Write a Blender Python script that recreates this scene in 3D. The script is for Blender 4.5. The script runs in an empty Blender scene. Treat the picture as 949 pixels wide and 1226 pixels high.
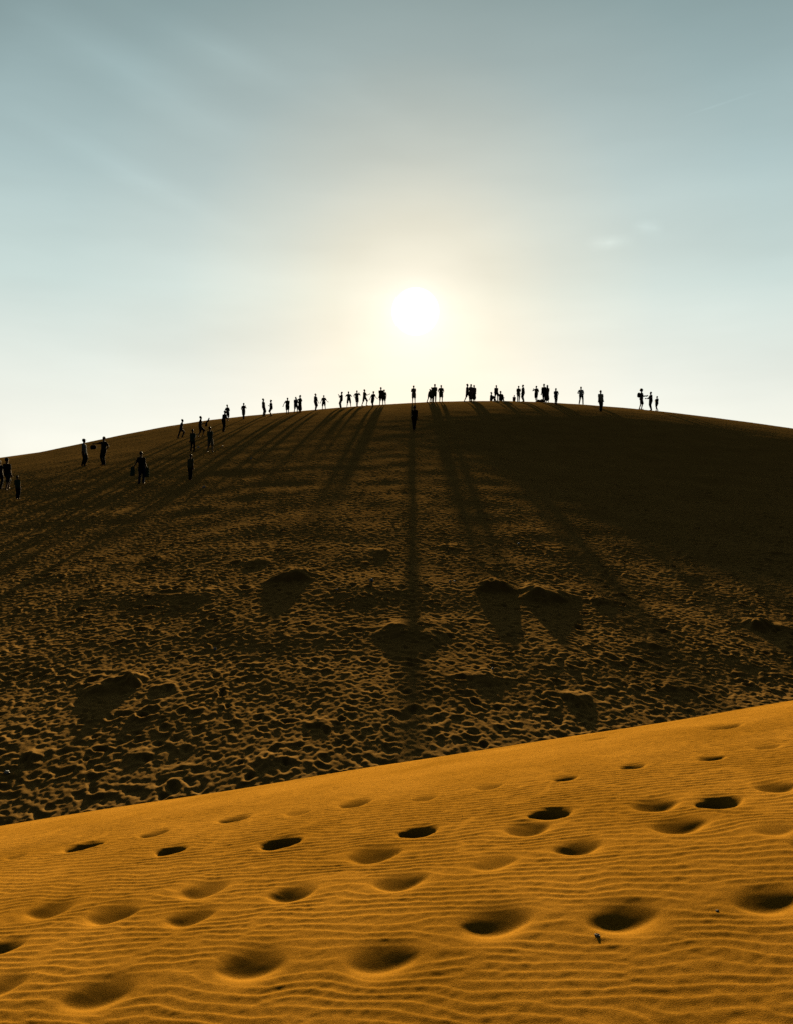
import bpy, math, random
import numpy as np
from mathutils import Vector

random.seed(7)
RNG = np.random.default_rng(11)
SC = bpy.context.scene
COL = SC.collection
F = 962.0                       # focal length in photograph pixels (949 x 1226 frame)
CX, CY = 474.5, 613.0
SUN = np.array([0.0234, 1.0, 0.2495]); SUN = SUN / np.linalg.norm(SUN)
SUN_EL = math.asin(SUN[2]); SUN_AZ = math.atan2(SUN[0], SUN[1])
TAN_E = 0.2495

# ------------------------------------------------------------------ tagging
def tag(o, label=None, cat=None, group=None, kind=None):
    if label: o['label'] = label
    if cat: o['category'] = cat
    if group: o['group'] = group
    if kind: o['kind'] = kind
    return o

def mesh_np(name, V, Fq, mat=None, parent=None, smooth=True):
    """one mesh object from numpy vertices and equal-sized faces"""
    me = bpy.data.meshes.new(name)
    V = np.ascontiguousarray(V, dtype=np.float32); Fq = np.ascontiguousarray(Fq, dtype=np.int32)
    n = Fq.shape[1]
    me.vertices.add(len(V)); me.vertices.foreach_set('co', V.ravel())
    me.loops.add(Fq.size); me.loops.foreach_set('vertex_index', Fq.ravel())
    me.polygons.add(len(Fq))
    me.polygons.foreach_set('loop_start', np.arange(0, Fq.size, n, dtype=np.int32))
    me.polygons.foreach_set('loop_total', np.full(len(Fq), n, dtype=np.int32))
    if smooth:
        me.polygons.foreach_set('use_smooth', np.ones(len(Fq), dtype=bool))
    me.update(calc_edges=True)
    if mat: me.materials.append(mat)
    o = bpy.data.objects.new(name, me); COL.objects.link(o)
    if parent: o.parent = parent
    return o

def grid_faces(nr, nc):
    i = np.arange(nr * nc).reshape(nr, nc)
    a, b, c, d = i[:-1, :-1], i[:-1, 1:], i[1:, 1:], i[1:, :-1]
    return np.stack([a, b, c, d], -1).reshape(-1, 4)

# ------------------------------------------------------------------ numpy noise helpers
def smooth_noise(shape, ks, seed, aniso=(1, 1)):
    """band limited gaussian field, rms 1; ks = cycles per tile"""
    r = np.random.default_rng(seed)
    fy = np.fft.fftfreq(shape[0])[:, None] * shape[0] * aniso[0]
    fx = np.fft.fftfreq(shape[1])[None, :] * shape[1] * aniso[1]
    k = np.sqrt(fx ** 2 + fy ** 2)
    w = np.exp(-(k / ks) ** 2)
    f = np.fft.ifft2(np.fft.fft2(r.standard_normal(shape)) * w).real
    return f / f.std()

def bil(tab, fy, fx, wrap=True):
    h, w = tab.shape
    y0 = np.floor(fy).astype(np.int64); x0 = np.floor(fx).astype(np.int64)
    ty = fy - y0; tx = fx - x0
    if wrap:
        y1 = (y0 + 1) % h; x1 = (x0 + 1) % w; y0 = y0 % h; x0 = x0 % w
    else:
        y0 = np.clip(y0, 0, h - 2); x0 = np.clip(x0, 0, w - 2); y1 = y0 + 1; x1 = x0 + 1
        ty = np.clip(fy - y0, 0, 1); tx = np.clip(fx - x0, 0, 1)
    return (tab[y0, x0] * (1 - ty) * (1 - tx) + tab[y0, x1] * (1 - ty) * tx
            + tab[y1, x0] * ty * (1 - tx) + tab[y1, x1] * ty * tx)

# ------------------------------------------------------------------ the big dune: a height table
XS = np.arange(-120, 120.01, 0.5)
YS = np.arange(6, 130.01, 0.25)
SKY = np.array([(0, 548), (50, 541), (100, 530.5), (150, 520), (200, 510.5), (250, 503), (300, 497.5), (350, 493), (400, 488.5), (440, 485.5),
                (480, 483), (520, 481), (560, 480.2), (600, 480), (650, 481.5), (700, 484.5), (750, 488.5), (800, 493.5), (850, 499.5), (900, 506), (949, 513)], float)
YCREST, ZCREST = 75.0, 10.35

def lerp(x, xs, ys): return np.interp(x, xs, ys)

def build_table():
    X, Y = np.meshgrid(XS, YS)
    ctr = lerp(Y, [6, 13, 19, 25, 31, 38, 46, 56, 64, 70, 75, 86, 96, 130], [.064, .060, .054, .045, .032, .018, .014, .026, .044, .074, .111, .27, .50, .50])
    u = X / np.maximum(Y, 10)
    # the right shoulder stands a touch steeper, the far left a touch flatter
    side = -.036 * np.exp(-((u - .22) / .17) ** 2) * np.exp(-((Y - 52) / 15) ** 2) - .033 * np.exp(-((u - .42) / .16) ** 2) * np.exp(-((Y - 46) / 15) ** 2)
    side += .022 * np.exp(-((u + .42) / .14) ** 2) * np.exp(-((Y - 50) / 8) ** 2)
    side += .010 * np.exp(-((u + .02) / .10) ** 2) * np.exp(-((Y - 30) / 7) ** 2)
    n = smooth_noise(X.shape, 9, 5)
    amp = lerp(Y, [6, 14, 40, 66, 76], [.004, .006, .0035, .003, .0])
    inc = ctr + side + n * amp
    s = TAN_E - inc
    k = int(round((YCREST - YS[0]) / .25))
    c = np.zeros_like(s)
    c[1:] = np.cumsum((s[1:] + s[:-1]) * .125, axis=0)
    return c - c[k:k + 1] + ZCREST

TAB0 = build_table()
QX = np.linspace(-70, 70, 281)
Q = np.zeros_like(QX)

def h0(x, y):
    z = bil(TAB0, (y - YS[0]) / .25, (x - XS[0]) / .5, wrap=False)
    return z - np.interp(x, QX, Q) - np.maximum(np.abs(x) - 70, 0) * .1

# lower the flanks until the skyline runs where it should
YT = np.arange(40, 95, .25)
uu = (np.arange(-40, 990, 10) - CX) / F
sk = np.interp(uu * F + CX, SKY[:, 0], SKY[:, 1])
sk = np.where(uu * F + CX < 0, 548 + (-(uu * F + CX)) * .15, sk)
sk = np.where(uu * F + CX > 949, 513 + (uu * F + CX - 949) * .15, sk)
for it in range(40):
    z = h0(uu[:, None] * YT[None], np.broadcast_to(YT, (len(uu), len(YT))))
    r = z / YT
    j = r.argmax(1)
    err = r[np.arange(len(uu)), j] - (CY - sk) / F
    xs = uu * YT[j]
    o = np.argsort(xs)
    e = np.interp(QX, xs[o], (err * YT[j])[o])
    kern = np.exp(-np.linspace(-2, 2, 13) ** 2); kern /= kern.sum()
    e = np.convolve(np.pad(e, 6, mode='edge'), kern, 'valid')
    Q = Q + .7 * e
# outside the part in view, keep going down gently
inside = (QX > xs.min()) & (QX < xs.max())
lo, hi = np.where(inside)[0][[0, -1]]
Q[:lo] = Q[lo] + (QX[lo] - QX[:lo]) * .10
Q[hi:] = Q[hi] + (QX[hi:] - QX[hi]) * .10

# trodden sand: thousands of old footprints pressed into one tile
TN, TM = 2048, 26.0
def trodden_tile():
    res = TM / TN
    h = np.zeros((TN, TN), np.float32)
    r = np.random.default_rng(3)
    R = 26
    g = np.arange(-R, R + 1) * 44.0 / TN
    GX, GY = np.meshgrid(g, g)
    n = 15000
    for i in range(n):
        cx, cy = r.integers(0, TN, 2)
        a = r.normal(0, .7) + (math.pi if r.random() < .5 else 0)
        k_ = r.lognormal(0, .32); sx = .078 * k_; sy = .118 * k_ * r.uniform(.8, 1.25)
        ca, sa = math.cos(a), math.sin(a)
        p = (GX * ca + GY * sa) / sx; q = (-GX * sa + GY * ca) / sy
        rr = p * p + q * q
        d = .017 * r.lognormal(0, .55) * min(k_, 1.3)
        f = -d * np.exp(-rr ** 1.35) + d * .42 * np.exp(-((np.sqrt(rr) - 1.65) / .42) ** 2) * (1 + .6 * q / (1 + np.abs(q)))
        iy = (cy + np.arange(-R, R + 1)) % TN; ix = (cx + np.arange(-R, R + 1)) % TN
        old = h[np.ix_(iy, ix)]
        m = np.exp(-rr ** 2 * .9)
        h[np.ix_(iy, ix)] = old * (1 - .5 * m) + f
    f = np.fft.fft2(h)
    k = np.abs(np.fft.fftfreq(TN)[:, None]) ** 2 + np.abs(np.fft.fftfreq(TN)[None]) ** 2
    h = np.fft.ifft2(f * np.exp(-k * (1.5 * 2 * math.pi) ** 2 / 2)).real
    h -= h.mean()
    h += smooth_noise((TN, TN), 300, 8) * .0035
    return h
TROD = trodden_tile()
PATCH = smooth_noise((512, 512), 14, 21)
BROAD = smooth_noise((512, 512), 46, 22)

def ray_far(px, py, extra=True):
    """where the line of sight through a photograph pixel meets the bare dune"""
    u = (px - CX) / F; v = (CY - py) / F
    D = np.arange(11.0, 90, .02)
    z = h0(u * D, D) - v * D
    k = np.where(z >= 0)[0]
    if len(k):
        d = D[k[0]]
    else:
        m = D > 40
        d = D[m][(h0(u * D[m], D[m]) / D[m]).argmax()]
    return u * d, d

# hummocks of wind-packed sand on the slope: pixel of the top, width and height in pixels
HUM = [(350, 690, 62, 20), (372, 684, 26, 12), (500, 752, 100, 15), (470, 756, 60, 8), (590, 703, 56, 22), (650, 712, 76, 21), (718, 720, 36, 13),
       (905, 748, 42, 20), (935, 752, 40, 9), (128, 822, 60, 18), (155, 816, 46, 20), (195, 820, 40, 9), (540, 655, 38, 9), (455, 661, 34, 9),
       (310, 672, 38, 9), (240, 712, 54, 8), (690, 836, 46, 15), (580, 810, 54, 10), (925, 662, 28, 9), (820, 690, 60, 7), (810, 820, 50, 9),
       (40, 905, 40, 9), (170, 900, 36, 8), (640, 935, 60, 9), (320, 940, 44, 10), (380, 865, 44, 8), (775, 770, 40, 8)]
HUMW = []
for px, py, w, h in HUM:
    x, y = ray_far(px, py)
    HUMW.append((x, y, w * y / F / 2 * .85, h * y / F * (.52 if (px, py) in ((590, 703), (650, 712), (350, 690), (155, 816), (905, 748)) else .32)))
_sy = TN / TM

def far_h(X, Y):
    z = h0(X, Y)
    # footprints: two decorrelated copies, stronger low on the slope
    a = bil(TROD, Y * _sy, X * _sy)
    c, s_ = math.cos(.5), math.sin(.5)
    b = bil(TROD, (Y * c - X * s_) * _sy * 1.13 + 700, (X * c + Y * s_) * _sy * 1.13 + 300)
    pm = .5 + .5 * np.tanh(bil(PATCH, Y * 3.1, X * 3.1) * 1.2)
    st = lerp(Y, [6, 12, 22, 32, 42, 55, 66, 75, 90], [.95, .9, .8, .56, .30, .20, .20, .22, .2])
    z = z + (a * (.45 + .65 * pm) + b * (.75 - .55 * pm)) * st
    z = z + bil(BROAD, Y * 4.3, X * 4.3) * lerp(Y, [10, 30, 42, 60, 72], [.014, .013, .006, .004, .002])
    for (hx, hy, hw, hh) in HUMW:
        dx = (X - hx) / (hw * .72); dy = (Y - hy) / (hw * .72)
        m = (np.abs(dx) < 3.2) & (np.abs(dy) < 3.2)
        if not m.any(): continue
        dxm, dym = dx[m], dy[m]
        wob = 1 + .28 * np.sin(3 * np.arctan2(dym, dxm) + hx * 5) + .16 * np.sin(7 * np.arctan2(dym, dxm) + hx)
        r2 = (dxm ** 2 + dym ** 2) * wob
        z[m] += hh * .80 * np.exp(-(r2 * .8) ** 1.7) * (1 + .10 * bil(BROAD, Y[m] * 24, X[m] * 24))
    return z

# ------------------------------------------------------------------ the near dune
FH, FA, FB = 1.9, -.12, .02478
def near_base(x, y):
    yy = np.maximum(y, 0)
    return -FH - FA * yy - FB * yy ** 2 + .158 * x - .02 * np.maximum(4 - np.maximum(y, 1.2), 0) ** 2

def ray_near(px, py):
    u = (px - CX) / F; v = (CY - py) / F
    Y = np.arange(1.4, 12, .004)
    k = np.where(near_base(u * Y, Y) - v * Y >= 0)[0]
    y = Y[k[0]] if len(k) else 8.7
    return u * y, y

SOFT = [(185, 998, 38), (282, 980, 42), (357, 973, 36), (425, 962, 42), (508, 956, 34), (584, 943, 36), (676, 934, 32), (757, 920, 34), (712, 884, 32),
        (850, 910, 34), (865, 872, 44), (918, 896, 36), (928, 943, 52), (783, 964, 60), (630, 992, 60), (812, 989, 72), (928, 995, 58), (692, 1015, 66),
        (447, 1021, 70), (590, 1034, 64), (478, 1055, 72), (245, 1062, 66), (352, 1068, 66), (62, 1086, 62), (135, 1092, 72), (228, 1097, 68),
        (592, 1103, 98), (747, 1098, 98), (920, 1077, 92), (8, 1130, 54), (302, 1154, 98), (457, 1146, 98), (120, 1189, 102), (2, 1178, 66), (20, 1026, 26),
        (975, 1010, 70), (-40, 1060, 60), (995, 950, 50)]
DEEP = [(100, 1014, 46), (205, 1018, 38), (336, 1008, 50), (500, 995, 48), (659, 974, 52), (860, 962, 54)]
FAINT = {(590, 1034, 64), (928, 995, 58), (508, 956, 34), (918, 896, 36), (584, 943, 36), (357, 973, 36), (712, 884, 32), (20, 1026, 26)}
PITS = []
for L, deep in ((SOFT, 0), (DEEP, 1)):
    for p in L:
        x, y = ray_near(p[0], p[1])
        PITS.append((x, y, p[2] * y / F / 2 * (1 if deep else .88), deep, p in FAINT))

# ripples: band limited complex field gives wave trains with natural forks
RX0, RX1, RY0, RY1 = -12.0, 12.0, 0.0, 16.0
RNX, RNY = 1536, 2560
def ripple_field():
    r = np.random.default_rng(19)
    fy = np.fft.fftfreq(RNY, (RY1 - RY0) / RNY)[:, None]
    fx = np.fft.fftfreq(RNX, (RX1 - RX0) / RNX)[None]
    k = np.hypot(fx, fy) + 1e-9
    ang = np.arctan2(fx, fy) - math.atan(.30)
    ang = (ang + math.pi) % (2 * math.pi) - math.pi
    k0 = 1 / .060
    w = np.exp(-((k - k0) / (k0 * .13)) ** 2 - (ang / .14) ** 2)
    f = np.fft.ifft2(np.fft.fft2(r.standard_normal((RNY, RNX)) + 1j * r.standard_normal((RNY, RNX))) * w)
    return f / np.abs(f).std()
RIP = ripple_field()
RIPR, RIPI = RIP.real.copy(), RIP.imag.copy()
RN1 = smooth_noise((512, 512), 20, 31)
RN2 = smooth_noise((512, 512), 60, 32)

def near_h(X, Y):
    z = near_base(X, Y)
    z = z + .012 * bil(RN1, Y * 14, X * 9) * np.clip((Y - .5) / 2, .3, 1) * .6
    damp = np.ones_like(X); sh = np.zeros_like(X); pit = np.zeros_like(X)
    for (px, py, r, deep, faint) in PITS:
        m = (np.abs(X - px) < r * 4.2) & (np.abs(Y - py) < r * 4.2)
        if not m.any(): continue
        dx, dy = X[m] - px, Y[m] - py
        t = -.03 + .05 * math.sin(px * 13.7)
        c, s_ = math.cos(t), math.sin(t)
        p = (dx * c + dy * s_) / r
        q = (-dx * s_ + dy * c) / (r * (.85 if deep else .92 + .10 * math.sin(py * 9.1)))
        wob = 1 + .10 * np.sin(2 * np.arctan2(q, p) + px * 7) + .06 * np.sin(3 * np.arctan2(q, p) + py * 5)
        rr = np.sqrt(p * p + q * q) * wob
        if True:
            sl = (TAN_E + FA + 2 * FB * py - .04 * max(4 - py, 0)) * ((float(np.interp(py, [3, 4, 6, 8], [.71, .81, .92, .95])) + .05 * math.sin(px * 31 + py * 17)) * (1 if not faint else .6) if not deep else 1.4)
            sf = 6. if deep else 4.4
            # wind-softened print: even far wall, short near lip, pointed ends
            pw = p + .05 * np.sin(q * 3 + px * 9); qw = q + .04 * np.sin(p * 2.6 + py * 7)
            e = np.maximum(1.2 - pw * pw, 0) / 1.2
            far_ = np.log1p(np.exp(np.clip((e - qw) * sf, -40, 40))) / sf
            near_ = np.log1p(np.exp(np.clip((e + qw) * sf, -40, 40))) / sf * 2.2
            g = -np.log(np.exp(-far_ * 5) + np.exp(-near_ * 5)) / 5
            g = np.maximum(g, 0) * np.clip((1.35 - np.abs(pw)) / .45, 0, 1)
            pit[m] += -sl * r * g + sl * r * .05 * np.exp(-((rr - 1.5) / .35) ** 2)
        damp[m] *= 1 - .95 * np.exp(-(rr / 1.28) ** 4)
        sh[m] += -np.sign(dy) * r * .35 * np.exp(-(rr / 1.9) ** 2) * np.minimum(np.abs(q) * 1.5, 1)
    Yw = Y + sh + .015 * bil(RN2, Y * 30, X * 22)
    fy = (Yw - RY0) / (RY1 - RY0) * RNY; fx = (X - RX0) / (RX1 - RX0) * RNX
    a = bil(RIPR, fy, fx); b = bil(RIPI, fy, fx)
    env = np.hypot(a, b)
    # long gentle windward face towards us, short steep face on the sunny side
    t = (np.arctan2(b, a) / (2 * math.pi)) % 1.0
    k = .79
    prof = np.where(t < k, .5 - .5 * np.cos(math.pi * (t / k) ** 1.25), .5 + .5 * np.cos(math.pi * ((t - k) / (1 - k)))) - .5
    e1 = np.clip((env - .12) / .75, 0, 1); e1 = e1 * e1 * (3 - 2 * e1)
    fade = e1 * lerp(Y, [1.5, 4, 6, 7.5, 9], [1, 1, .9, .65, .25]) * np.clip(.9 + .25 * bil(RN1, Y * 9 + 77, X * 7), .4, 1.2)
    z = z + prof * .0047 * fade * damp + pit
    z = z + .0006 * damp * bil(RN2, Y * 190, X * 150)
    return z

# ------------------------------------------------------------------ materials
def new_mat(name):
    m = bpy.data.materials.new(name); m.use_nodes = True
    nt = m.node_tree
    return m, nt, nt.nodes['Principled BSDF']

def sand_mat(name, dark, light, grain, bump, damp_scale):
    m, nt, bs = new_mat(name)
    N = nt.nodes.new; L = nt.links.new
    tc = N('ShaderNodeTexCoord')
    n1 = N('ShaderNodeTexNoise'); n1.inputs['Scale'].default_value = damp_scale; n1.inputs['Detail'].default_value = 5
    n2 = N('ShaderNodeTexNoise'); n2.inputs['Scale'].default_value = grain; n2.inputs['Detail'].default_value = 2; n2.inputs['Roughness'].default_value = .75
    L(tc.outputs['Object'], n1.inputs['Vector']); L(tc.outputs['Object'], n2.inputs['Vector'])
    n3 = N('ShaderNodeTexNoise'); n3.inputs['Scale'].default_value = grain * .42; n3.inputs['Detail'].default_value = 3; n3.inputs['Roughness'].default_value = .8
    L(tc.outputs['Object'], n3.inputs['Vector'])
    av = N('ShaderNodeMath'); av.operation = 'ADD'; L(n2.outputs['Fac'], av.inputs[0]); L(n3.outputs['Fac'], av.inputs[1])
    mx = N('ShaderNodeMath'); mx.operation = 'MULTIPLY_ADD'; mx.inputs[1].default_value = .36
    L(av.outputs[0], mx.inputs[0])
    m2 = N('ShaderNodeMath'); m2.operation = 'MULTIPLY'; m2.inputs[1].default_value = .28
    L(n1.outputs['Fac'], m2.inputs[0]); L(m2.outputs[0], mx.inputs[2])
    cr = N('ShaderNodeValToRGB')
    cr.color_ramp.elements[0].position = .36; cr.color_ramp.elements[0].color = (*dark, 1)
    cr.color_ramp.elements[1].position = .64; cr.color_ramp.elements[1].color = (*light, 1)
    L(mx.outputs[0], cr.inputs[0]); L(cr.outputs[0], bs.inputs['Base Color'])
    bs.inputs['Roughness'].default_value = .9
    bs.inputs['Specular IOR Level'].default_value = 0
    bp = N('ShaderNodeBump'); bp.inputs['Strength'].default_value = bump; bp.inputs['Distance'].default_value = .004
    L(n2.outputs['Fac'], bp.inputs['Height']); L(bp.outputs[0], bs.inputs['Normal'])
    return m

SAND_NEAR = sand_mat('warm_sand', (.28, .124, .008), (.64, .298, .036), 260, .8, 1.3)
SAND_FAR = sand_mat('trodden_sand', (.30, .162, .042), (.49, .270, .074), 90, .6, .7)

def cloth(name, col, rough=.85, sc=60):
    m, nt, bs = new_mat(name)
    n = nt.nodes.new('ShaderNodeTexNoise'); n.inputs['Scale'].default_value = sc
    mix = nt.nodes.new('ShaderNodeMix'); mix.data_type = 'RGBA'
    mix.inputs[6].default_value = (*[c * .75 for c in col], 1); mix.inputs[7].default_value = (*[min(c * 1.2, .9) for c in col], 1)
    nt.links.new(n.outputs['Fac'], mix.inputs[0]); nt.links.new(mix.outputs[2], bs.inputs['Base Color'])
    bs.inputs['Roughness'].default_value = rough
    bs.inputs['Specular IOR Level'].default_value = .05
    return m
CL = {k: cloth(k + '_cloth', v) for k, v in dict(black=(.02, .02, .022), charcoal=(.05, .05, .055), navy=(.03, .04, .09), white=(.7, .68, .64), cream=(.6, .54, .42),
      grey=(.22, .22, .22), red=(.3, .04, .04), mauve=(.30, .17, .20), green=(.07, .13, .09), olive=(.14, .14, .06), brown=(.12, .07, .04), blue=(.09, .15, .26), tan=(.36, .27, .17)).items()}
SKIN = cloth('skin', (.30, .17, .11), .6, 20)
HAIR = cloth('dark_hair', (.018, .013, .010), .55, 80)
PAPER = cloth('crumpled_paper', (.85, .83, .80), .6, 40)
PHONE = cloth('phone_glass', (.02, .02, .02), .2, 5)
STRAW = cloth('straw', (.40, .30, .16), .9, 90)
STONE = cloth('pale_stone', (.55, .48, .40), .8, 70)

# ------------------------------------------------------------------ the ground
def build_ground():
    # near dune: rows follow y, columns fan out; fine in view, coarse around
    ys = [-14, -9, -6, -4, -2.5, -1.2, -.2, .6, 1.2, 1.6]
    y = 1.9
    while y < 12.6:
        ys.append(y); y += float(np.interp(y, [1.9, 3, 5, 8, 12.6], [.005, .0062, .0078, .0095, .016]))
    ys += list(np.arange(12.7, 15.5, .15))
    ys = np.array(ys)
    us = np.concatenate([-np.linspace(4, .62, 40)[:-1], np.linspace(-.62, .62, 1000), np.linspace(.62, 4, 40)[1:]])
    Y = np.repeat(ys[:, None], len(us), 1); X = us[None] * (np.maximum(Y, -1) + 2.2) * .9
    Z = near_h(X, Y)
    # the near dune also falls away well outside the picture
    Z = Z - np.maximum(np.abs(X) - 9, 0) ** 1.5 * .02
    V = np.stack([X, Y, Z], -1).reshape(-1, 3)
    o = mesh_np('foreground_dune', V, grid_faces(*X.shape), SAND_NEAR)
    tag(o, 'smooth orange wind rippled sand dune in the foreground with soft round footprints', 'sand dune', kind='structure')
    # far dune
    ys = [5.5, 6.2, 6.8, 7.2]
    y = 7.5
    while y < 78:
        ys.append(y); y += float(np.interp(y, [10, 18, 30, 45, 60, 78], [.028, .032, .055, .09, .11, .11]))
    ys += list(np.arange(78.5, 126, 1.5))
    ys = np.array(ys)
    us = np.concatenate([-np.linspace(2.2, .58, 50)[:-1], np.linspace(-.58, .58, 1080), np.linspace(.58, 2.2, 50)[1:]])
    Y = np.repeat(ys[:, None], len(us), 1); X = us[None] * Y
    Z = far_h(X, Y)
    V = np.stack([X, Y, Z], -1).reshape(-1, 3)
    o = mesh_np('dune_hill', V, grid_faces(*X.shape), SAND_FAR)
    tag(o, 'tall dark sand dune in shade covered with footprints, people along its crest', 'sand dune', kind='structure')
    # plain round about, out to the horizon
    g = np.concatenate([-np.geomspace(6000, 8, 40), np.geomspace(8, 6000, 40)])
    X, Y = np.meshgrid(g, g + 40)
    Z = -11.5 + .5 * np.sin(X * .03) * np.cos(Y * .023)
    o = mesh_np('desert_ground', np.stack([X, Y, Z], -1).reshape(-1, 3), grid_faces(*X.shape), SAND_FAR)
    tag(o, 'flat sandy plain around and behind the dunes', 'ground', kind='structure')
build_ground()

def gz(x, y):
    return float(far_h(np.array([[x]], float), np.array([[y]], float))[0, 0])
def gzn(x, y):
    return float(near_h(np.array([[x]], float), np.array([[y]], float))[0, 0])

# ------------------------------------------------------------------ people
NSEG = 12
_ca = np.cos(np.arange(NSEG) / NSEG * 2 * math.pi); _sa = np.sin(np.arange(NSEG) / NSEG * 2 * math.pi)

JIT = np.random.default_rng(41)
class Lump:
    """collects overlapping closed lofts; remeshed into ONE continuous skin"""
    def __init__(s): s.V = []; s.F3 = []; s.n = 0
    def add(s, rings, a0, a1):
        n = len(rings)
        V = np.concatenate(rings + [np.array([a0]), np.array([a1])])
        f = []
        for i in range(n - 1):
            for j in range(NSEG):
                k = (j + 1) % NSEG
                a, b, c, d = i * NSEG + j, i * NSEG + k, (i + 1) * NSEG + k, (i + 1) * NSEG + j
                f += [(a, b, c), (a, c, d)]
        for j in range(NSEG):
            k = (j + 1) % NSEG
            f += [(n * NSEG, k, j), (n * NSEG + 1, (n - 1) * NSEG + j, (n - 1) * NSEG + k)]
        s.V.append(V); s.F3.append(np.array(f) + s.n); s.n += len(V)
    def bone(s, p0, p1, r0, r1, flat=1.0, side=None, caps=True):
        """tapered limb with round ends; flat scales the radius across 'side'"""
        p0 = np.array(p0, float); p1 = np.array(p1, float)
        d = p1 - p0; L = np.linalg.norm(d); d = d / max(L, 1e-6)
        sx = np.array(side if side is not None else (1, 0, 0), float)
        sx = sx - d * sx.dot(d)
        if np.linalg.norm(sx) < 1e-3:
            sx = np.array([0, 1, 0.]) - d * d[1]
        sx /= np.linalg.norm(sx); sy = np.cross(d, sx)
        rings = []
        ts = [-.85, -.5] if caps else []
        prof = []
        for t in (-.9, -.55): prof.append((p0 + d * r0 * t * flat, r0 * math.sqrt(1 - t * t)))
        for t in (0, .33, .66, 1): prof.append((p0 + d * L * t, r0 + (r1 - r0) * t))
        for t in (.55, .9): prof.append((p1 + d * r1 * t * flat, r1 * math.sqrt(1 - t * t)))
        for c, r in prof:
            rings.append(c + r * (_ca[:, None] * sx) + r * flat * (_sa[:, None] * sy))
        s.add(rings, p0 - d * r0 * flat, p1 + d * r1 * flat)
    def ball(s, c, r, rot=None):
        c = np.array(c, float); r = np.array(r if hasattr(r, '__len__') else (r, r, r), float)
        rings = []
        for t in np.linspace(-.94, .94, 8):
            q = math.sqrt(1 - t * t)
            P = np.stack([_ca * q * r[0], _sa * q * r[1], np.full(NSEG, t * r[2])], -1)
            rings.append(P + c)
        s.add(rings, c - np.array([0, 0, r[2]]), c + np.array([0, 0, r[2]]))
    def build(s, name, mat, voxel, parent=None, smooth=4, M=None):
        V = np.concatenate(s.V)
        if M is not None: V = M(V)
        o = mesh_np(name, V, np.concatenate(s.F3), mat)
        md = o.modifiers.new('r', 'REMESH'); md.mode = 'VOXEL'; md.voxel_size = voxel; md.use_smooth_shade = True
        sm = o.modifiers.new('s', 'SMOOTH'); sm.iterations = smooth; sm.factor = .5
        dg = bpy.context.evaluated_depsgraph_get()
        me = bpy.data.meshes.new_from_object(o.evaluated_get(dg))
        me.name = name
        old = o.data; o.modifiers.clear(); o.data = me; bpy.data.meshes.remove(old)
        if not me.materials: me.materials.append(mat)
        if parent: o.parent = parent
        return o

ARM = dict(down=((.07, .02, -.97), (.03, .22, -.97)), phone=((.22, .55, -.75), (-.42, .45, .80)), face=((.50, .50, -.50), (-.55, .42, .65)), hip=((.42, -.2, -.86), (-.45, .35, -.62)),
           out=((.48, .1, -.85), (.62, .15, -.72)), straight=((.98, .1, -.08), (.97, .1, .12)), fold=((.22, .2, -.95), (-.80, .58, .12)), fwd=((.08, .42, -.90), (-.05, .95, .25)),
           knee=((.1, .62, -.78), (-.05, .9, -.35)), raise_=((.75, .2, .55), (-.25, .25, .95)), low=((.25, .2, -.92), (.32, .35, -.88)))

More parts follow.
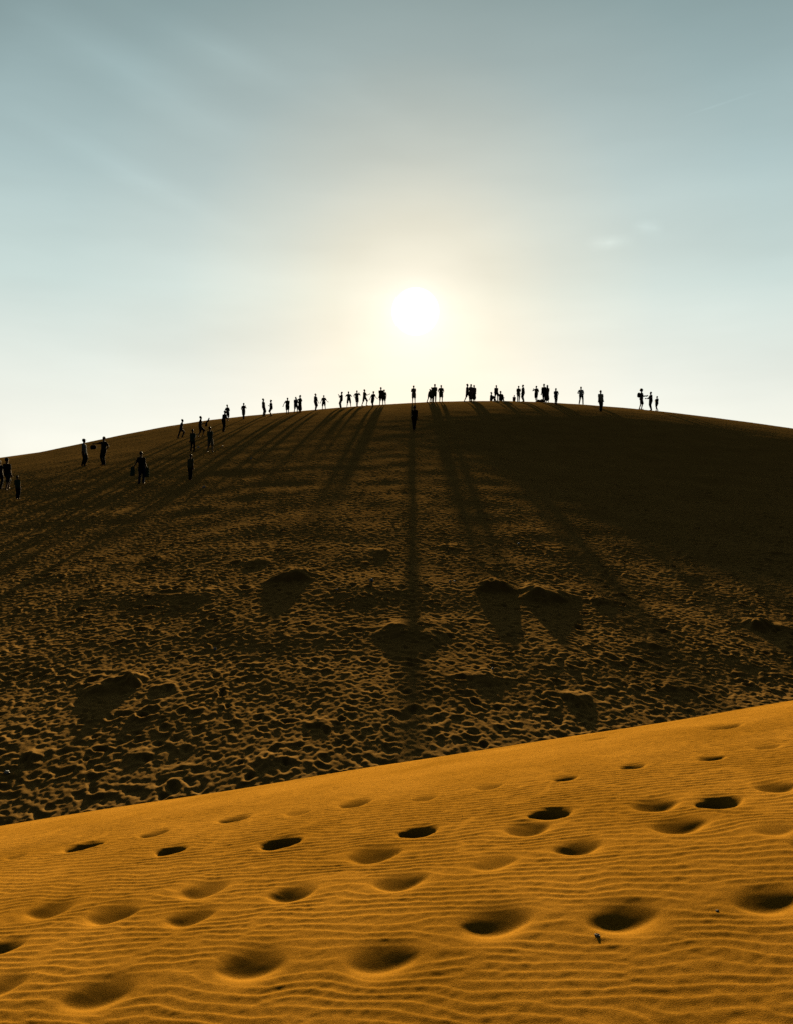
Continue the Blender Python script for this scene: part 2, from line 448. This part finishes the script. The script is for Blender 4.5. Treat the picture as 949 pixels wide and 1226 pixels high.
FL = 'people on the left flank of the dune'
def person(px, py, top, face=0, arms=('down', 'down'), legs='stand', top_c='grey', bot='shorts', bot_c='black', hair='short', hat=None, lean=0.0, sit=False,
           label='', group='people along the dune crest', xoff=0., dep=0., wide=1.12):
    if group == FL: wide = wide * .88
    x, y = ray_far(px, py); x += xoff; y += dep
    if dep: x = x * (y / (y - dep))
    hgt = (py - top) * y / F
    vox = .0135
    S = (hgt / (.90 if sit == 'low' else 1.70)) if not sit else hgt / .92
    S = min(max(S, .55), 1.16)
    th = math.radians(face)
    c, s_ = math.cos(th), math.sin(th)
    base = gz(x, y)
    # local axes: (lateral, forward, up); forward = towards the camera when face = 0
    def W(p):
        lx, lf, lz = p
        lx, ly = lx, -lf
        return (lx * c - ly * s_, lx * s_ + ly * c, lz)
    def M(V):
        V = V * S
        out = np.empty_like(V)
        lx, ly = V[:, 0], -V[:, 1]
        out[:, 0] = lx * c - ly * s_; out[:, 1] = lx * s_ + ly * c; out[:, 2] = V[:, 2]
        return out
    def ground(p):
        wx, wy, _ = W((p[0] * S, p[1] * S, 0))
        return (gz(x + wx, y + wy) - base) / S
    A = lambda *v: np.array(v, float)
    # --- legs
    sp, fw, hz = dict(stand=(.10, .02, .90), apart=(.19, .03, .885), walk=(.09, .24, .87), wide=(.25, .10, .86), together=(.065, .0, .90), step=(.12, .15, .885)).get(legs, (.1, .02, .9))
    if sit:
        hz = .15
        feet = [A(-.13, .42, 0), A(.13, .46, 0)]
    else:
        feet = [A(-sp + JIT.normal(0, .02), -fw + JIT.normal(0, .05), 0), A(sp + JIT.normal(0, .02), fw + JIT.normal(0, .05), 0)]
    for f in feet: f[2] = ground(f) - .012
    gmid = min(feet[0][2], feet[1][2]) + .012 if not sit else 0
    hz += gmid
    shift = A(0, 0, 0)
    pel = A(0, 0, hz + .04) + shift
    hips = [A(-.085 * wide, 0, hz), A(.085 * wide, 0, hz)]
    ank = [f + A(0, -.02, .075) for f in feet]
    toe = [f + A(.02 * sg, .14, .035) for f, sg in zip(feet, (-1, 1))]
    knees = []
    for h, a_ in zip(hips, ank):
        v = a_ - h; L = np.linalg.norm(v); m = (h + a_) / 2
        bend = math.sqrt(max(.43 ** 2 - (L / 2) ** 2, 0)) if L < .86 else 0
        if sit:
            knees.append(A(m[0], m[1] + .04, .46 if sit is True else .40))
        else:
            knees.append(m + A(0, bend * .9 + .012, .02))
    # --- trunk
    lean += JIT.normal(0, .05)
    sl_ = JIT.normal(0, .035)
    tl = A(sl_, math.sin(lean), math.cos(lean)); tl /= np.linalg.norm(tl)
    waist = pel + tl * .13; chest = pel + tl * .32; nb = pel + tl * .475 + A(0, -.01, 0)
    head = nb + (tl * .5 + A(0, .18 * lean, .5)) * .160 + A(0, .012, 0)
    tf = A(0, math.cos(lean), -math.sin(lean))
    sho = [pel + tl * .412 + A(-.150 * wide, -.005, 0), pel + tl * .412 + A(.150 * wide, -.005, 0)]
    b = Lump()
    for h, k, a_, t in zip(hips, knees, ank, toe):
        b.bone(h, k, .088 * wide, .062); b.bone(k, a_, .062, .042); b.bone(a_ - A(0, .03, .03), t, .038, .030, .8)
    b.bone(pel - A(0, 0, .04), waist, .148 * wide, .132 * wide, .72); b.bone(waist, chest, .130 * wide, .150 * wide, .68); b.bone(chest, pel + tl * .42, .150 * wide, .10, .66)
    b.bone(sho[0], sho[1], .058, .058, 1.0, (0, 0, 1))
    b.bone(nb - tl * .03, head - A(0, .005, .03), .064, .056)
    b.bone(nb - tl * .05, nb + tl * .03, .075, .060)
    b.ball(head + A(0, -.012, .032), (.080, .098, .102)); b.ball(head + A(0, .025, -.045), (.060, .062, .070))
    b.bone(head + A(0, .075, .01), head + A(0, .098, -.018), .011, .015)
    for sg in (-1, 1): b.ball(head + A(.074 * sg, -.012, .0), (.012, .024, .032))
    hands = []
    sleeve = []
    for i, sg in enumerate((-1, 1)):
        e_, w_ = ARM[arms[i]]
        ed = A(e_[0] * sg, e_[1], e_[2]) + JIT.normal(0, .09, 3); ed /= np.linalg.norm(ed)
        wd = A(w_[0] * sg, w_[1], w_[2]) + JIT.normal(0, .12, 3); wd /= np.linalg.norm(wd)
        el = sho[i] + ed * .285; wr = el + wd * .245
        b.bone(sho[i], el, .052, .040); b.bone(el, wr, .040, .028)
        pe = wr + wd * .075
        sd = np.cross(wd, A(0, 1, 0) if abs(wd[1]) < .8 else A(1, 0, 0)); sd /= np.linalg.norm(sd)
        b.bone(wr, pe, .028, .036, .55, sd)
        nrm = np.cross(wd, sd)
        for q, ln in ((-.030, .062), (-.010, .076), (.011, .072), (.031, .056)):
            f0 = pe + sd * q; f1 = f0 + wd * ln * .6 + sd * q * .35; f2 = f1 + (wd * .8 + nrm * .55) * ln * .5
            b.bone(f0, f1, .0105, .0095); b.bone(f1, f2, .0095, .0085)
        t0 = wr + wd * .02 + sd * .028; t1 = t0 + (wd * .7 + sd * .75) * .045; t2 = t1 + (wd * .95 + nrm * .25) * .035
        b.bone(t0, t1, .014, .012); b.bone(t1, t2, .012, .010)
        hands.append(pe); sleeve.append((sho[i], el, wr))
    body = b.build('person', SKIN, vox, None, 2, M)
    body.location = (x, y, base)
    tag(body, label, 'person', group)
    # --- clothes (children)
    cl = Lump()
    cl.bone(pel - A(0, 0, .08), waist, .178 * wide, .168 * wide, .80); cl.bone(waist, chest, .166 * wide, .176 * wide, .76); cl.bone(chest, pel + tl * .43, .168 * wide, .085, .72)
    cl.bone(sho[0], sho[1], .066, .066, 1.0, (0, 0, 1))
    for sh, el, wr in sleeve:
        cl.bone(sh, sh + (el - sh) * .66, .062, .064)
    cl.build('shirt', CL[top_c], .016, body, 2, M)
    lg = Lump()
    if bot == 'skirt':
        lg.bone(pel, pel - A(0, 0, .30), .165, .20, .85); lg.bone(pel - A(0, 0, .30), A(0, 0, .34 + gmid), .20, .235, .85)
        lg.build('skirt', CL[bot_c], .018, body, 2, M)
    else:
        for h, k, a_ in zip(hips, knees, ank):
            lg.bone(h, k, .108 * wide, .100 if bot == 'shorts' else .080)
            if bot == 'trousers': lg.bone(k, a_, .074, .060)
        lg.bone(pel - A(0, 0, .05), pel + A(0, 0, .06), .160 * wide, .152 * wide, .78)
        lg.build('shorts' if bot == 'shorts' else 'trousers', CL[bot_c], .016, body, 2, M)
    hr = Lump()
    hr.ball(head + A(0, -.028, .046), (.092, .104, .102))
    if hair == 'long':
        hr.bone(head + A(0, -.065, .03), nb + A(0, -.085, -.12), .075, .060, .7)
    if hair == 'bun':
        hr.ball(head + A(0, -.09, .13), .05)
    if hair == 'big':
        hr.ball(head + A(0, -.03, .05), (.155, .15, .14))
    hr.build('hair', HAIR, .013, body, 1, M)
    if hat:
        ht = Lump()
        ht.ball(head + A(0, -.02, .085), (.098, .108, .080))
        if hat == 'cap': ht.bone(head + A(0, .06, .075), head + A(0, .15, .062), .07, .06, .22)
        else: ht.bone(head + A(0, -.02, .065), head + A(0, -.02, .078), .19, .18, .12, None)
        ht.build('cap' if hat == 'cap' else 'sun_hat', CL['charcoal'] if hat == 'cap' else STRAW, .013, body, 1, M)
    info = dict(o=body, S=S, hands=[np.array(M(np.array([h]))[0]) + np.array(body.location) for h in hands], W=lambda p: np.array(W(tuple(np.array(p) * S))) + np.array((x, y, base)),
                chest=chest, pel=pel, head=head)
    return info

FL = 'people on the left flank of the dune'
P = {}
P['edge'] = person(1.0, 585, 550, 160, ('down', 'down'), 'step', 'charcoal', 'trousers', 'black', label='person in dark clothes cut off by the left edge of the picture', group=FL)
P['capman'] = person(9, 586, 546.5, 175, ('down', 'down'), 'walk', 'black', 'shorts', 'charcoal', hat='cap', label='tall person in flat cap walking beside the figure at the left edge', group=FL)
P['child'] = person(21.5, 597, 569, 180, ('down', 'fold'), 'together', 'green', 'trousers', 'black', label='small child in greenish shirt, lowest at the left edge of the slope', group=FL)
P['peak'] = person(101, 558, 525.5, 80, ('down', 'down'), 'together', 'grey', 'trousers', 'black', hat='cap', label='person in peaked cap facing right, left one of the standing pair on the left slope', group=FL)
P['bagman'] = person(124.5, 557, 522.5, -20, ('straight', 'hip'), 'stand', 'charcoal', 'trousers', 'black', label='person holding a dark bag out sideways, right one of the pair on the left slope', group=FL)
P['climber'] = person(217, 524, 500.5, 110, ('down', 'down'), 'step', 'black', 'trousers', 'charcoal', lean=.22, label='person leaning forward climbing, on the left skyline beside the one waving a cloth', group=FL)
P['waver'] = person(240, 523, 497.5, 100, ('straight', 'fwd'), 'step', 'charcoal', 'shorts', 'black', lean=.1, label='person stretching one arm out with a cloth on the left skyline', group=FL)
P['greenback'] = person(231, 541, 514, 180, ('hip', 'down'), 'stand', 'green', 'trousers', 'black', label='person in dark green top standing just below the one waving a cloth', group=FL)
P['teal'] = person(252, 541, 510, 170, ('down', 'down'), 'apart', 'green', 'shorts', 'tan', label='person in green shirt and tan shorts below the skyline, right of the cloth waver', group=FL)
P['lowpair'] = person(228, 575, 544, 180, ('down', 'down'), 'together', 'olive', 'trousers', 'black', label='person in olive shirt on the shaded slope, below the green topped person', group=FL)
P['board'] = person(170, 579, 540, 185, ('low', 'low'), 'stand', 'black', 'trousers', 'navy', wide=1.1, label='broad person in black climbing alone with plastic sledges at both sides', group=FL)
P['packer'] = person(268, 517, 491, 150, ('fold', 'fold'), 'together', 'black', 'trousers', 'black', lean=.2, wide=1.1, label='hunched broad person in black close below another one on the left skyline', group=FL)
P['above'] = person(273, 505, 485, 160, ('fold', 'hip'), 'step', 'charcoal', 'shorts', 'black', dep=1.0, label='person in shorts just above the hunched one on the left skyline', group=FL)
P['lone'] = person(292, 502, 482.5, 10, ('hip', 'phone'), 'together', 'brown', 'shorts', 'brown', label='lone person with bent arms on the skyline, left of the crest pairs', group=FL)
CR = 'people along the dune crest'
person(316, 498.5, 477, 80, ('down', 'down'), 'together', 'brown', 'trousers', 'brown', label='slim upright person, left one of the first pair on the crest')
person(325, 498, 477.5, -80, ('fold', 'down'), 'wide', 'black', 'shorts', 'black', lean=.08, label='person with a leg stretched far back, right one of the first crest pair')
person(344.5, 496, 476, 10, ('out', 'down'), 'stand', 'olive', 'shorts', 'olive', wide=1.1, label='person in baggy shorts holding one arm away to the left, beside a close pair')
person(354.5, 494.5, 475, 30, ('down', 'fold'), 'step', 'navy', 'shorts', 'black', label='person in navy close beside one shading the eyes')
person(359.5, 494, 473, -60, ('face', 'hip'), 'stand', 'olive', 'skirt', 'brown', wide=1.1, label='person in a skirt raising one hand to the face in a close crest pair')
person(378, 491.5, 471, 60, ('down', 'low'), 'stand', 'brown', 'shorts', 'brown', label='slim person reaching for a bag held between two people on the crest')
person(388, 490.5, 472.8, 0, ('low', 'out'), 'apart', 'brown', 'shorts', 'black', label='wide stanced person with both arms held away, right of the slim bag holder')
person(409, 488.5, 468.8, -70, ('phone', 'phone'), 'stand', 'brown', 'trousers', 'black', label='person in dark trousers taking a photo to the left, left of three with raised hands')
person(418, 487, 468.3, 180, ('face', 'face'), 'apart', 'olive', 'shorts', 'black', label='person with both elbows high and hands at the face, middle of three with raised hands')
person(427.5, 486.5, 467.5, 20, ('hip', 'face'), 'together', 'olive', 'shorts', 'mauve', label='person standing with one knee soft, right of three with raised hands')
person(436.7, 485, 465, 60, ('low', 'fwd'), 'step', 'olive', 'shorts', 'tan', label='tall slim person leaning towards a hat wearer left of the wide backed couple', lean=.05)
person(446.5, 487.5, 468.7, -30, ('out', 'out'), 'together', 'black', 'shorts', 'black', hat='sun', label='person in sun hat with both arms stretched low between two taller people')
person(456.5, 485, 463.5, 170, ('down', 'down'), 'apart', 'brown', 'shorts', 'brown', wide=1.2, label='tallest broad person of the crest left of the sun, beside a shorter one')
person(460, 485, 466.5, 190, ('down', 'fold'), 'step', 'olive', 'shorts', 'olive', dep=.7, label='shorter person pressed against the tallest broad one left of the sun')
person(494.7, 482.5, 461.6, 0, ('fold', 'fold'), 'stand', 'tan', 'shorts', 'tan', label='lone person with folded arms on the crest line directly under the sun')
person(495.2, 515, 486, 175, ('down', 'down'), 'together', 'black', 'trousers', 'black', label='person in black just below the crest line, straight under the lone figure beneath the sun')
person(519.7, 481.5, 460, 175, ('fold', 'down'), 'stand', 'olive', 'trousers', 'black', label='tall person in dark trousers, right in the huddle of three right of the sun')
person(513, 481.5, 465.5, 60, ('down', 'fold'), 'step', 'olive', 'trousers', 'olive', lean=.3, label='person bending to the right, leftmost in the huddle of three')
person(516.3, 481.5, 464, 150, ('fold', 'down'), 'together', 'tan', 'shorts', 'olive', dep=.6, label='middle person half hidden in the huddle of three right of the sun')
person(527.3, 481.3, 460.8, 5, ('hip', 'hip'), 'stand', 'olive', 'shorts', 'olive', label='person with hands on hips standing just right of the huddle of three')
person(558.8, 480.8, 459.2, 70, ('fold', 'down'), 'walk', 'black', 'shorts', 'black', label='striding person in shorts, left one of three beside two in long dresses')
person(563, 480.3, 460, 20, ('down', 'fold'), 'together', 'mauve', 'skirt', 'mauve', hair='long', label='woman in long mauve dress, in the middle beside the striding person')
person(566.7, 480.5, 461, -15, ('hip', 'down'), 'together', 'mauve', 'skirt', 'brown', hair='long', label='woman in mauve top and brown skirt, right one of the pair in dresses')
person(593.3, 480, 461, 20, ('low', 'down'), 'step', 'brown', 'trousers', 'black', label='person standing between two people seated on the crest')
person(587.3, 479.8, 469.5, 70, ('knee', 'knee'), 'sit', 'black', 'trousers', 'black', sit=True, label='person seated with drawn up knees, left of the standing one')
person(598.8, 479.8, 468.2, 10, ('knee', 'knee'), 'sit', 'brown', 'trousers', 'black', sit=True, label='person seated upright, right of the standing one')
person(614.6, 480.3, 472.5, 170, ('knee', 'knee'), 'sit', 'red', 'trousers', 'black', sit=True, lean=.35, label='person in dark red crouched low at the feet of one in pale trousers')
person(619.8, 480.8, 462, 10, ('fold', 'fold'), 'stand', 'olive', 'trousers', 'cream', label='person in pale trousers with folded arms facing a slim one in black')
person(625.7, 481, 460.5, -75, ('down', 'down'), 'together', 'black', 'trousers', 'black', lean=.08, label='slim person all in black facing the one in pale trousers')
person(641.3, 481, 461.8, -40, ('face', 'hip'), 'together', 'brown', 'shorts', 'black', label='slim person with hand at the face beside the heap of bags')
person(650.5, 481.8, 459.6, 165, ('fold', 'down'), 'stand', 'black', 'trousers', 'black', wide=1.1, label='taller one of the close couple right of the heap of bags')
person(654.2, 481.8, 461, -165, ('down', 'hip'), 'stand', 'brown', 'skirt', 'brown', dep=.4, hair='long', label='shorter long haired one of the close couple right of the heap of bags')
person(664.7, 484.5, 464.8, 150, ('hip', 'phone'), 'stand', 'navy', 'trousers', 'black', hair='long', label='long haired person in navy holding up a phone, right of the close couple')
person(695, 484.2, 462.6, 0, ('hip', 'hip'), 'apart', 'white', 'trousers', 'black', label='person in white shirt and dark trousers with hands on hips')
person(718.4, 492.5, 467.3, 10, ('down', 'down'), 'together', 'cream', 'trousers', 'black', label='person in cream shirt standing just below the crest line on the right')
P['afro'] = person(767, 489.3, 465.0, 75, ('fwd', 'fwd'), 'stand', 'black', 'shorts', 'brown', hair='big', label='person with big round hair and backpack, left of the three on the right crest')
P['asker'] = person(778.4, 490.6, 468.2, -75, ('fwd', 'fwd'), 'together', 'black', 'trousers', 'charcoal', label='person facing the backpack wearer, middle of the three on the right crest')
P['kid'] = person(785.6, 491.2, 473, -60, ('fold', 'down'), 'walk', 'black', 'shorts', 'black', label='short child mid step, last of the three on the right crest')

# ------------------------------------------------------------------ what they carry
def carried(name, mat, label, cat, boxes, at, voxel=.015, group=None):
    l = Lump()
    for kind, *a in boxes:
        (l.bone if kind == 'bone' else l.ball)(*a)
    o = l.build(name, mat, voxel, None, 2)
    o.location = tuple(at)
    return tag(o, label, cat, group)
A3 = lambda *v: np.array(v, float)
h = P['bagman']['hands'][0]
bag = carried('cloth_bag', CL['black'], 'dark cloth bag held out in the hand of a person on the left slope', 'bag', [('bone', (-.10, 0, -.22), (.10, 0, -.20), .12, .12, .6, (0, 0, 1)), ('bone', (-.09, 0, -.1), (0, 0, .0), .014, .014), ('bone', (.09, 0, -.1), (0, 0, .0), .014, .014)], h)
h = P['waver']['hands'][0]; h2 = P['waver']['hands'][1]
wv = P['waver']
hh = max((wv['hands'][0], wv['hands'][1]), key=lambda q: q[0])
carried('cloth', CL['charcoal'], 'dark cloth waved in the outstretched hand of a person on the left skyline', 'cloth', [('bone', (.0, 0, .0), (.14, 0, .16), .05, .07, .35), ('bone', (.02, 0, .0), (-.02, 0, -.22), .07, .09, .35), ('bone', (.14, 0, .16), (.2, 0, .34), .06, .04, .35)], hh)
for sg, lab in ((0, 'left'), (1, 'right')):
    h = P['board']['hands'][sg]
    carried('plastic_sledge', CL['green'], 'dark green plastic sledge at the %s hand of the lone broad climber' % lab, 'sledge', [('bone', (0, 0, .05), (0, -.05, -.36), .10, .12, .2), ('bone', (0, 0, .10), (0, 0, .02), .02, .02)], h, group='plastic sledges of the lone climber')
w = P['afro']
bk = w['W']((0, -.19, w['chest'][2] - .04))
carried('backpack', CL['charcoal'], 'bulging dark backpack worn by the person with big round hair', 'backpack', [('ball', (0, 0, 0), (.16, .17, .22)), ('ball', (0, 0, -.1), (.17, .18, .15))], bk)
h = (w['hands'][0] + w['hands'][1]) / 2
carried('phone', PHONE, 'dark phone in the hands of the person with big round hair', 'phone', [('bone', (-.02, 0, 0), (.05, 0, .05), .04, .04, .25)], h + A3(.02, 0, .01), .012)
bx, by = ray_far(646.6, 481)
for k, (dx, dy, sz, lab, c_) in enumerate(((-.20, 0, .20, 'dark rounded bag on the sand beside the slim person with hand at face', 'black'), (.14, .05, .24, 'dark brown bag, the right one of the two heaped on the crest', 'brown'))):
    carried('travel_bag', CL[c_], lab, 'bag', [('ball', (0, 0, sz * .6), (sz, sz * .7, sz * .75)), ('bone', (-.08, 0, sz * 1.25), (.08, 0, sz * 1.25), .02, .02)], (bx + dx, by + dy, gz(bx + dx, by + dy) - .04), .02, group='bags heaped on the crest')
h = ray_far(382.7, 482)

# ------------------------------------------------------------------ litter and stones lying on the sand
def scrap(px, py, size, near, label, mat, name, cat, group):
    if near: x, y = ray_near(px, py); z = gzn(x, y)
    else: x, y = ray_far(px, py); z = gz(x, y)
    r = np.random.default_rng(int(px * 7 + py))
    n = 3 if name == 'paper_scrap' else 1
    # crumpled: an icosphere pushed in and out, flattened
    import bmesh
    bm = bmesh.new(); bmesh.ops.create_icosphere(bm, subdivisions=3, radius=1)
    ph = r.uniform(0, 6, 9)
    for v in bm.verts:
        c = v.co.copy()
        k = 1 + .28 * math.sin(4 * c.x + ph[0]) * math.sin(5 * c.y + ph[1]) + .2 * math.sin(9 * c.z + 6 * c.x + ph[2])
        v.co = Vector((c.x * k * (1 + .3 * math.sin(ph[3])), c.y * k * .8, c.z * k * (.75 if name == 'paper_scrap' else .7))) * size
    me = bpy.data.meshes.new(name); bm.to_mesh(me); bm.free()
    me.materials.append(mat)
    o = bpy.data.objects.new(name, me); COL.objects.link(o)
    o.location = (x, y, z + size * (.05 if near else .3)); o.rotation_euler = (r.uniform(-.5, .5), r.uniform(-.5, .5), r.uniform(0, 6))
    return tag(o, label, cat, group)
G1 = 'white litter scraps on the dune'
for px, py, s_, lab in ((237.8, 536, .085, 'white scrap of litter at the feet of the person in dark green'), (301, 549.5, .055, 'tiny white litter speck on the upper slope below the first crest pair'),
                        (244.5, 584, .06, 'white litter speck on the shaded slope below the person in olive'), (266.5, 534.5, .05, 'pale litter speck right of the person in tan shorts'),
                        (445, 697.5, .05, 'white paper scrap on the lit sand left of the hummock with two rises'), (404, 708, .030, 'tiny white scrap just right of the dark hummock on the left'),
                        (538, 696.5, .028, 'small white scrap, left one of two near the dark round hummock'), (543.5, 696, .028, 'small white scrap, right one of two near the dark round hummock'),
                        (258, 777, .036, 'white paper scrap lying above the widest dark hummock'), (620, 651.5, .04, 'tiny white scrap high on the dark slope right of centre'),
                        (589, 801, .022, 'tiny white scrap on the low hummock at the slope foot'), (8.5, 979, .034, 'white litter piece in the hollow at the left end of the near crest')):
    scrap(px, py, s_, False, lab, PAPER, 'paper_scrap', 'litter', G1)
scrap(714.5, 1121, .012, True, 'small pale pebble with dark shadow on the ripples below a big footprint', STONE, 'pebble', 'stone', 'pebbles on the rippled sand')
scrap(858, 1091, .006, True, 'tiny pebble near the right edge footprint on the rippled sand', STONE, 'pebble', 'stone', 'pebbles on the rippled sand')

# ------------------------------------------------------------------ sky, sun, haze
w = bpy.data.worlds.new('World'); SC.world = w; w.use_nodes = True
nt = w.node_tree; N = nt.nodes.new; L = nt.links.new
bg = nt.nodes['Background']; bg.inputs['Strength'].default_value = .10
sky = N('ShaderNodeTexSky'); sky.sky_type = 'NISHITA'; sky.sun_disc = False
sky.sun_elevation = SUN_EL; sky.sun_rotation = SUN_AZ
sky.air_density = 1.0; sky.dust_density = 4.0; sky.ozone_density = 1.0
L(sky.outputs[0], bg.inputs['Color'])

def math_node(op, a, b=None, c=None, clamp=False):
    n = N('ShaderNodeMath'); n.operation = op; n.use_clamp = clamp
    for i, v in enumerate((a, b, c)):
        if v is None: continue
        if isinstance(v, (int, float)): n.inputs[i].default_value = v
        else: L(v, n.inputs[i])
    return n.outputs[0]

GAIN = .685
tc = N('ShaderNodeTexCoord')
dirv = tc.outputs['Generated']
def vdot(v):
    n = N('ShaderNodeVectorMath'); n.operation = 'DOT_PRODUCT'
    L(dirv, n.inputs[0]); n.inputs[1].default_value = tuple(float(q) for q in v); return n.outputs['Value']
def ramp_node(fac, stops, span, interp='LINEAR'):
    n = N('ShaderNodeValToRGB'); cr = n.color_ramp; cr.interpolation = interp
    cr.elements[0].position = stops[0][0] / span; cr.elements[1].position = stops[-1][0] / span
    for d, c_ in stops[1:-1]: cr.elements.new(d / span)
    for e, (d, c_) in zip(cr.elements, stops):
        e.color = (*c_, 1) if hasattr(c_, '__len__') else (c_, c_, c_, 1)
    L(math_node('DIVIDE', fac, span), n.inputs[0]); return n.outputs[0]
def vop(op, a, b=None, scale=None):
    n = N('ShaderNodeVectorMath'); n.operation = op
    L(a, n.inputs[0])
    if b is not None:
        if isinstance(b, tuple): n.inputs[1].default_value = b
        else: L(b, n.inputs[1])
    if scale is not None:
        if isinstance(scale, (int, float)): n.inputs['Scale'].default_value = scale
        else: L(scale, n.inputs['Scale'])
    return n.outputs[0]
DEG = 180 / math.pi
ang = math_node('MULTIPLY', math_node('ARCCOSINE', math_node('MINIMUM', vdot(SUN), .9999999)), DEG)
elev = math_node('MULTIPLY', math_node('ARCSINE', vdot((0, 0, 1))), DEG)
# thin high cloud: noise drawn out along one direction of the sky
mp = N('ShaderNodeMapping'); L(dirv, mp.inputs['Vector']); mp.inputs['Rotation'].default_value = (0, math.radians(-34), 0); mp.inputs['Scale'].default_value = (1.1, 1.4, 5.0)
cn = N('ShaderNodeTexNoise'); cn.inputs['Scale'].default_value = 2.2; cn.inputs['Detail'].default_value = 4; cn.inputs['Roughness'].default_value = .5
L(mp.outputs[0], cn.inputs['Vector'])
cirrus = math_node('MULTIPLY_ADD', math_node('SUBTRACT', cn.outputs['Fac'], .5), .28, 1.0)
E = ramp_node(math_node('MAXIMUM', elev, 0), [(0, (.86, .83, .72)), (4, (.82, .81, .715)), (9, (.68, .72, .66)), (15, (.51, .615, .59)), (22, (.355, .465, .47)), (27, (.275, .375, .385)), (32, (.205, .29, .30)), (45, (.045, .062, .070)), (70, (.02, .03, .04)), (90, (.016, .024, .034))], 90)
G = ramp_node(ang, [(0, (.34, .18, .05)), (3, (.30, .155, .035)), (6, (.24, .12, .02)), (10, (.15, .08, .025)), (16, (.06, .04, .025)), (23, (.015, .015, .012)), (30, 0.0), (45, 0.0)], 45)
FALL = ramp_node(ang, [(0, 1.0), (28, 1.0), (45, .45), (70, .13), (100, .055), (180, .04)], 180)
disc = ramp_node(ang, [(0, 2.4), (1.36, 2.4), (1.62, .13), (2.4, .07), (3.4, .035), (5.5, 0.0), (12, 0.0)], 12)
# a scrap of vapour trail and two small wisps, upper right
def pix(px, py):
    v = np.array([(px - CX) / F, 1, (CY - py) / F]); return v / np.linalg.norm(v)
def streak(p0, p1, width, fade, gain):
    a_, b_ = pix(*p0), pix(*p1); n_ = np.cross(a_, b_); n_ /= np.linalg.norm(n_); m_ = a_ + b_; m_ /= np.linalg.norm(m_)
    half = math.acos(min(1, a_.dot(m_)))
    d = math_node('ABSOLUTE', vdot(n_))
    ac = math_node('MAXIMUM', math_node('SUBTRACT', 1, math_node('DIVIDE', d, width)), 0)
    al = math_node('SUBTRACT', 1, math_node('DIVIDE', math_node('ARCCOSINE', math_node('MINIMUM', vdot(m_), .9999999)), half * fade), clamp=True)
    return math_node('MULTIPLY', math_node('MULTIPLY', ac, al), gain)
wn = N('ShaderNodeTexNoise'); wn.inputs['Scale'].default_value = 60; wn.inputs['Detail'].default_value = 4; L(dirv, wn.inputs['Vector'])
wisps = math_node('ADD', streak((828, 136), (900, 112), .0016, 1.5, .16), math_node('ADD', streak((700, 292), (760, 288), .010, 1.1, .22), streak((755, 270), (795, 274), .011, 1.1, .20)))
wisps = math_node('MULTIPLY', wisps, wn.outputs['Fac'])
for p0, p1, w_, g_ in (((-60, -40), (330, 190), .030, .24), ((60, -40), (440, 150), .022, .18), ((-80, 80), (330, 300), .018, .14), ((330, 60), (520, 170), .03, .11)):
    wisps = math_node('ADD', wisps, math_node('MULTIPLY', streak(p0, p1, w_, 1.0, g_), cn.outputs['Fac']))
mult = math_node('MULTIPLY', math_node('ADD', cirrus, wisps), 10 * GAIN)
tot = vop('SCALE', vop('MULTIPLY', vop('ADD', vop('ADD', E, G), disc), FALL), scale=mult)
tot = vop('ADD', tot, vop('SCALE', sky.outputs[0], scale=.004))
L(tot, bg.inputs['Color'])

sun = bpy.data.lights.new('sun', 'SUN'); sun.energy = 5.0; sun.angle = math.radians(.55); sun.color = (1, .78, .44)
so = bpy.data.objects.new('sun', sun); COL.objects.link(so)
so.rotation_euler = Vector(tuple(-SUN)).to_track_quat('-Z', 'Y').to_euler()
so.location = (2, 90, 40)

cam = bpy.data.cameras.new('camera'); co = bpy.data.objects.new('camera', cam); COL.objects.link(co)
cam.sensor_fit = 'VERTICAL'; cam.sensor_height = 36; cam.lens = 36 * F / 1226
co.location = (0, 0, 0); co.rotation_euler = (math.radians(90), 0, 0)
cam.clip_start = .05; cam.clip_end = 20000
SC.camera = co

SC.view_settings.view_transform = 'Standard'; SC.view_settings.look = 'None'
SC.view_settings.exposure = .74; SC.view_settings.gamma = 1; SC.view_settings.use_curve_mapping = False
SC.cycles.use_denoising = False
SC.cycles.max_bounces = 4; SC.cycles.diffuse_bounces = 0; SC.cycles.glossy_bounces = 1
SC.cycles.sample_clamp_indirect = 2
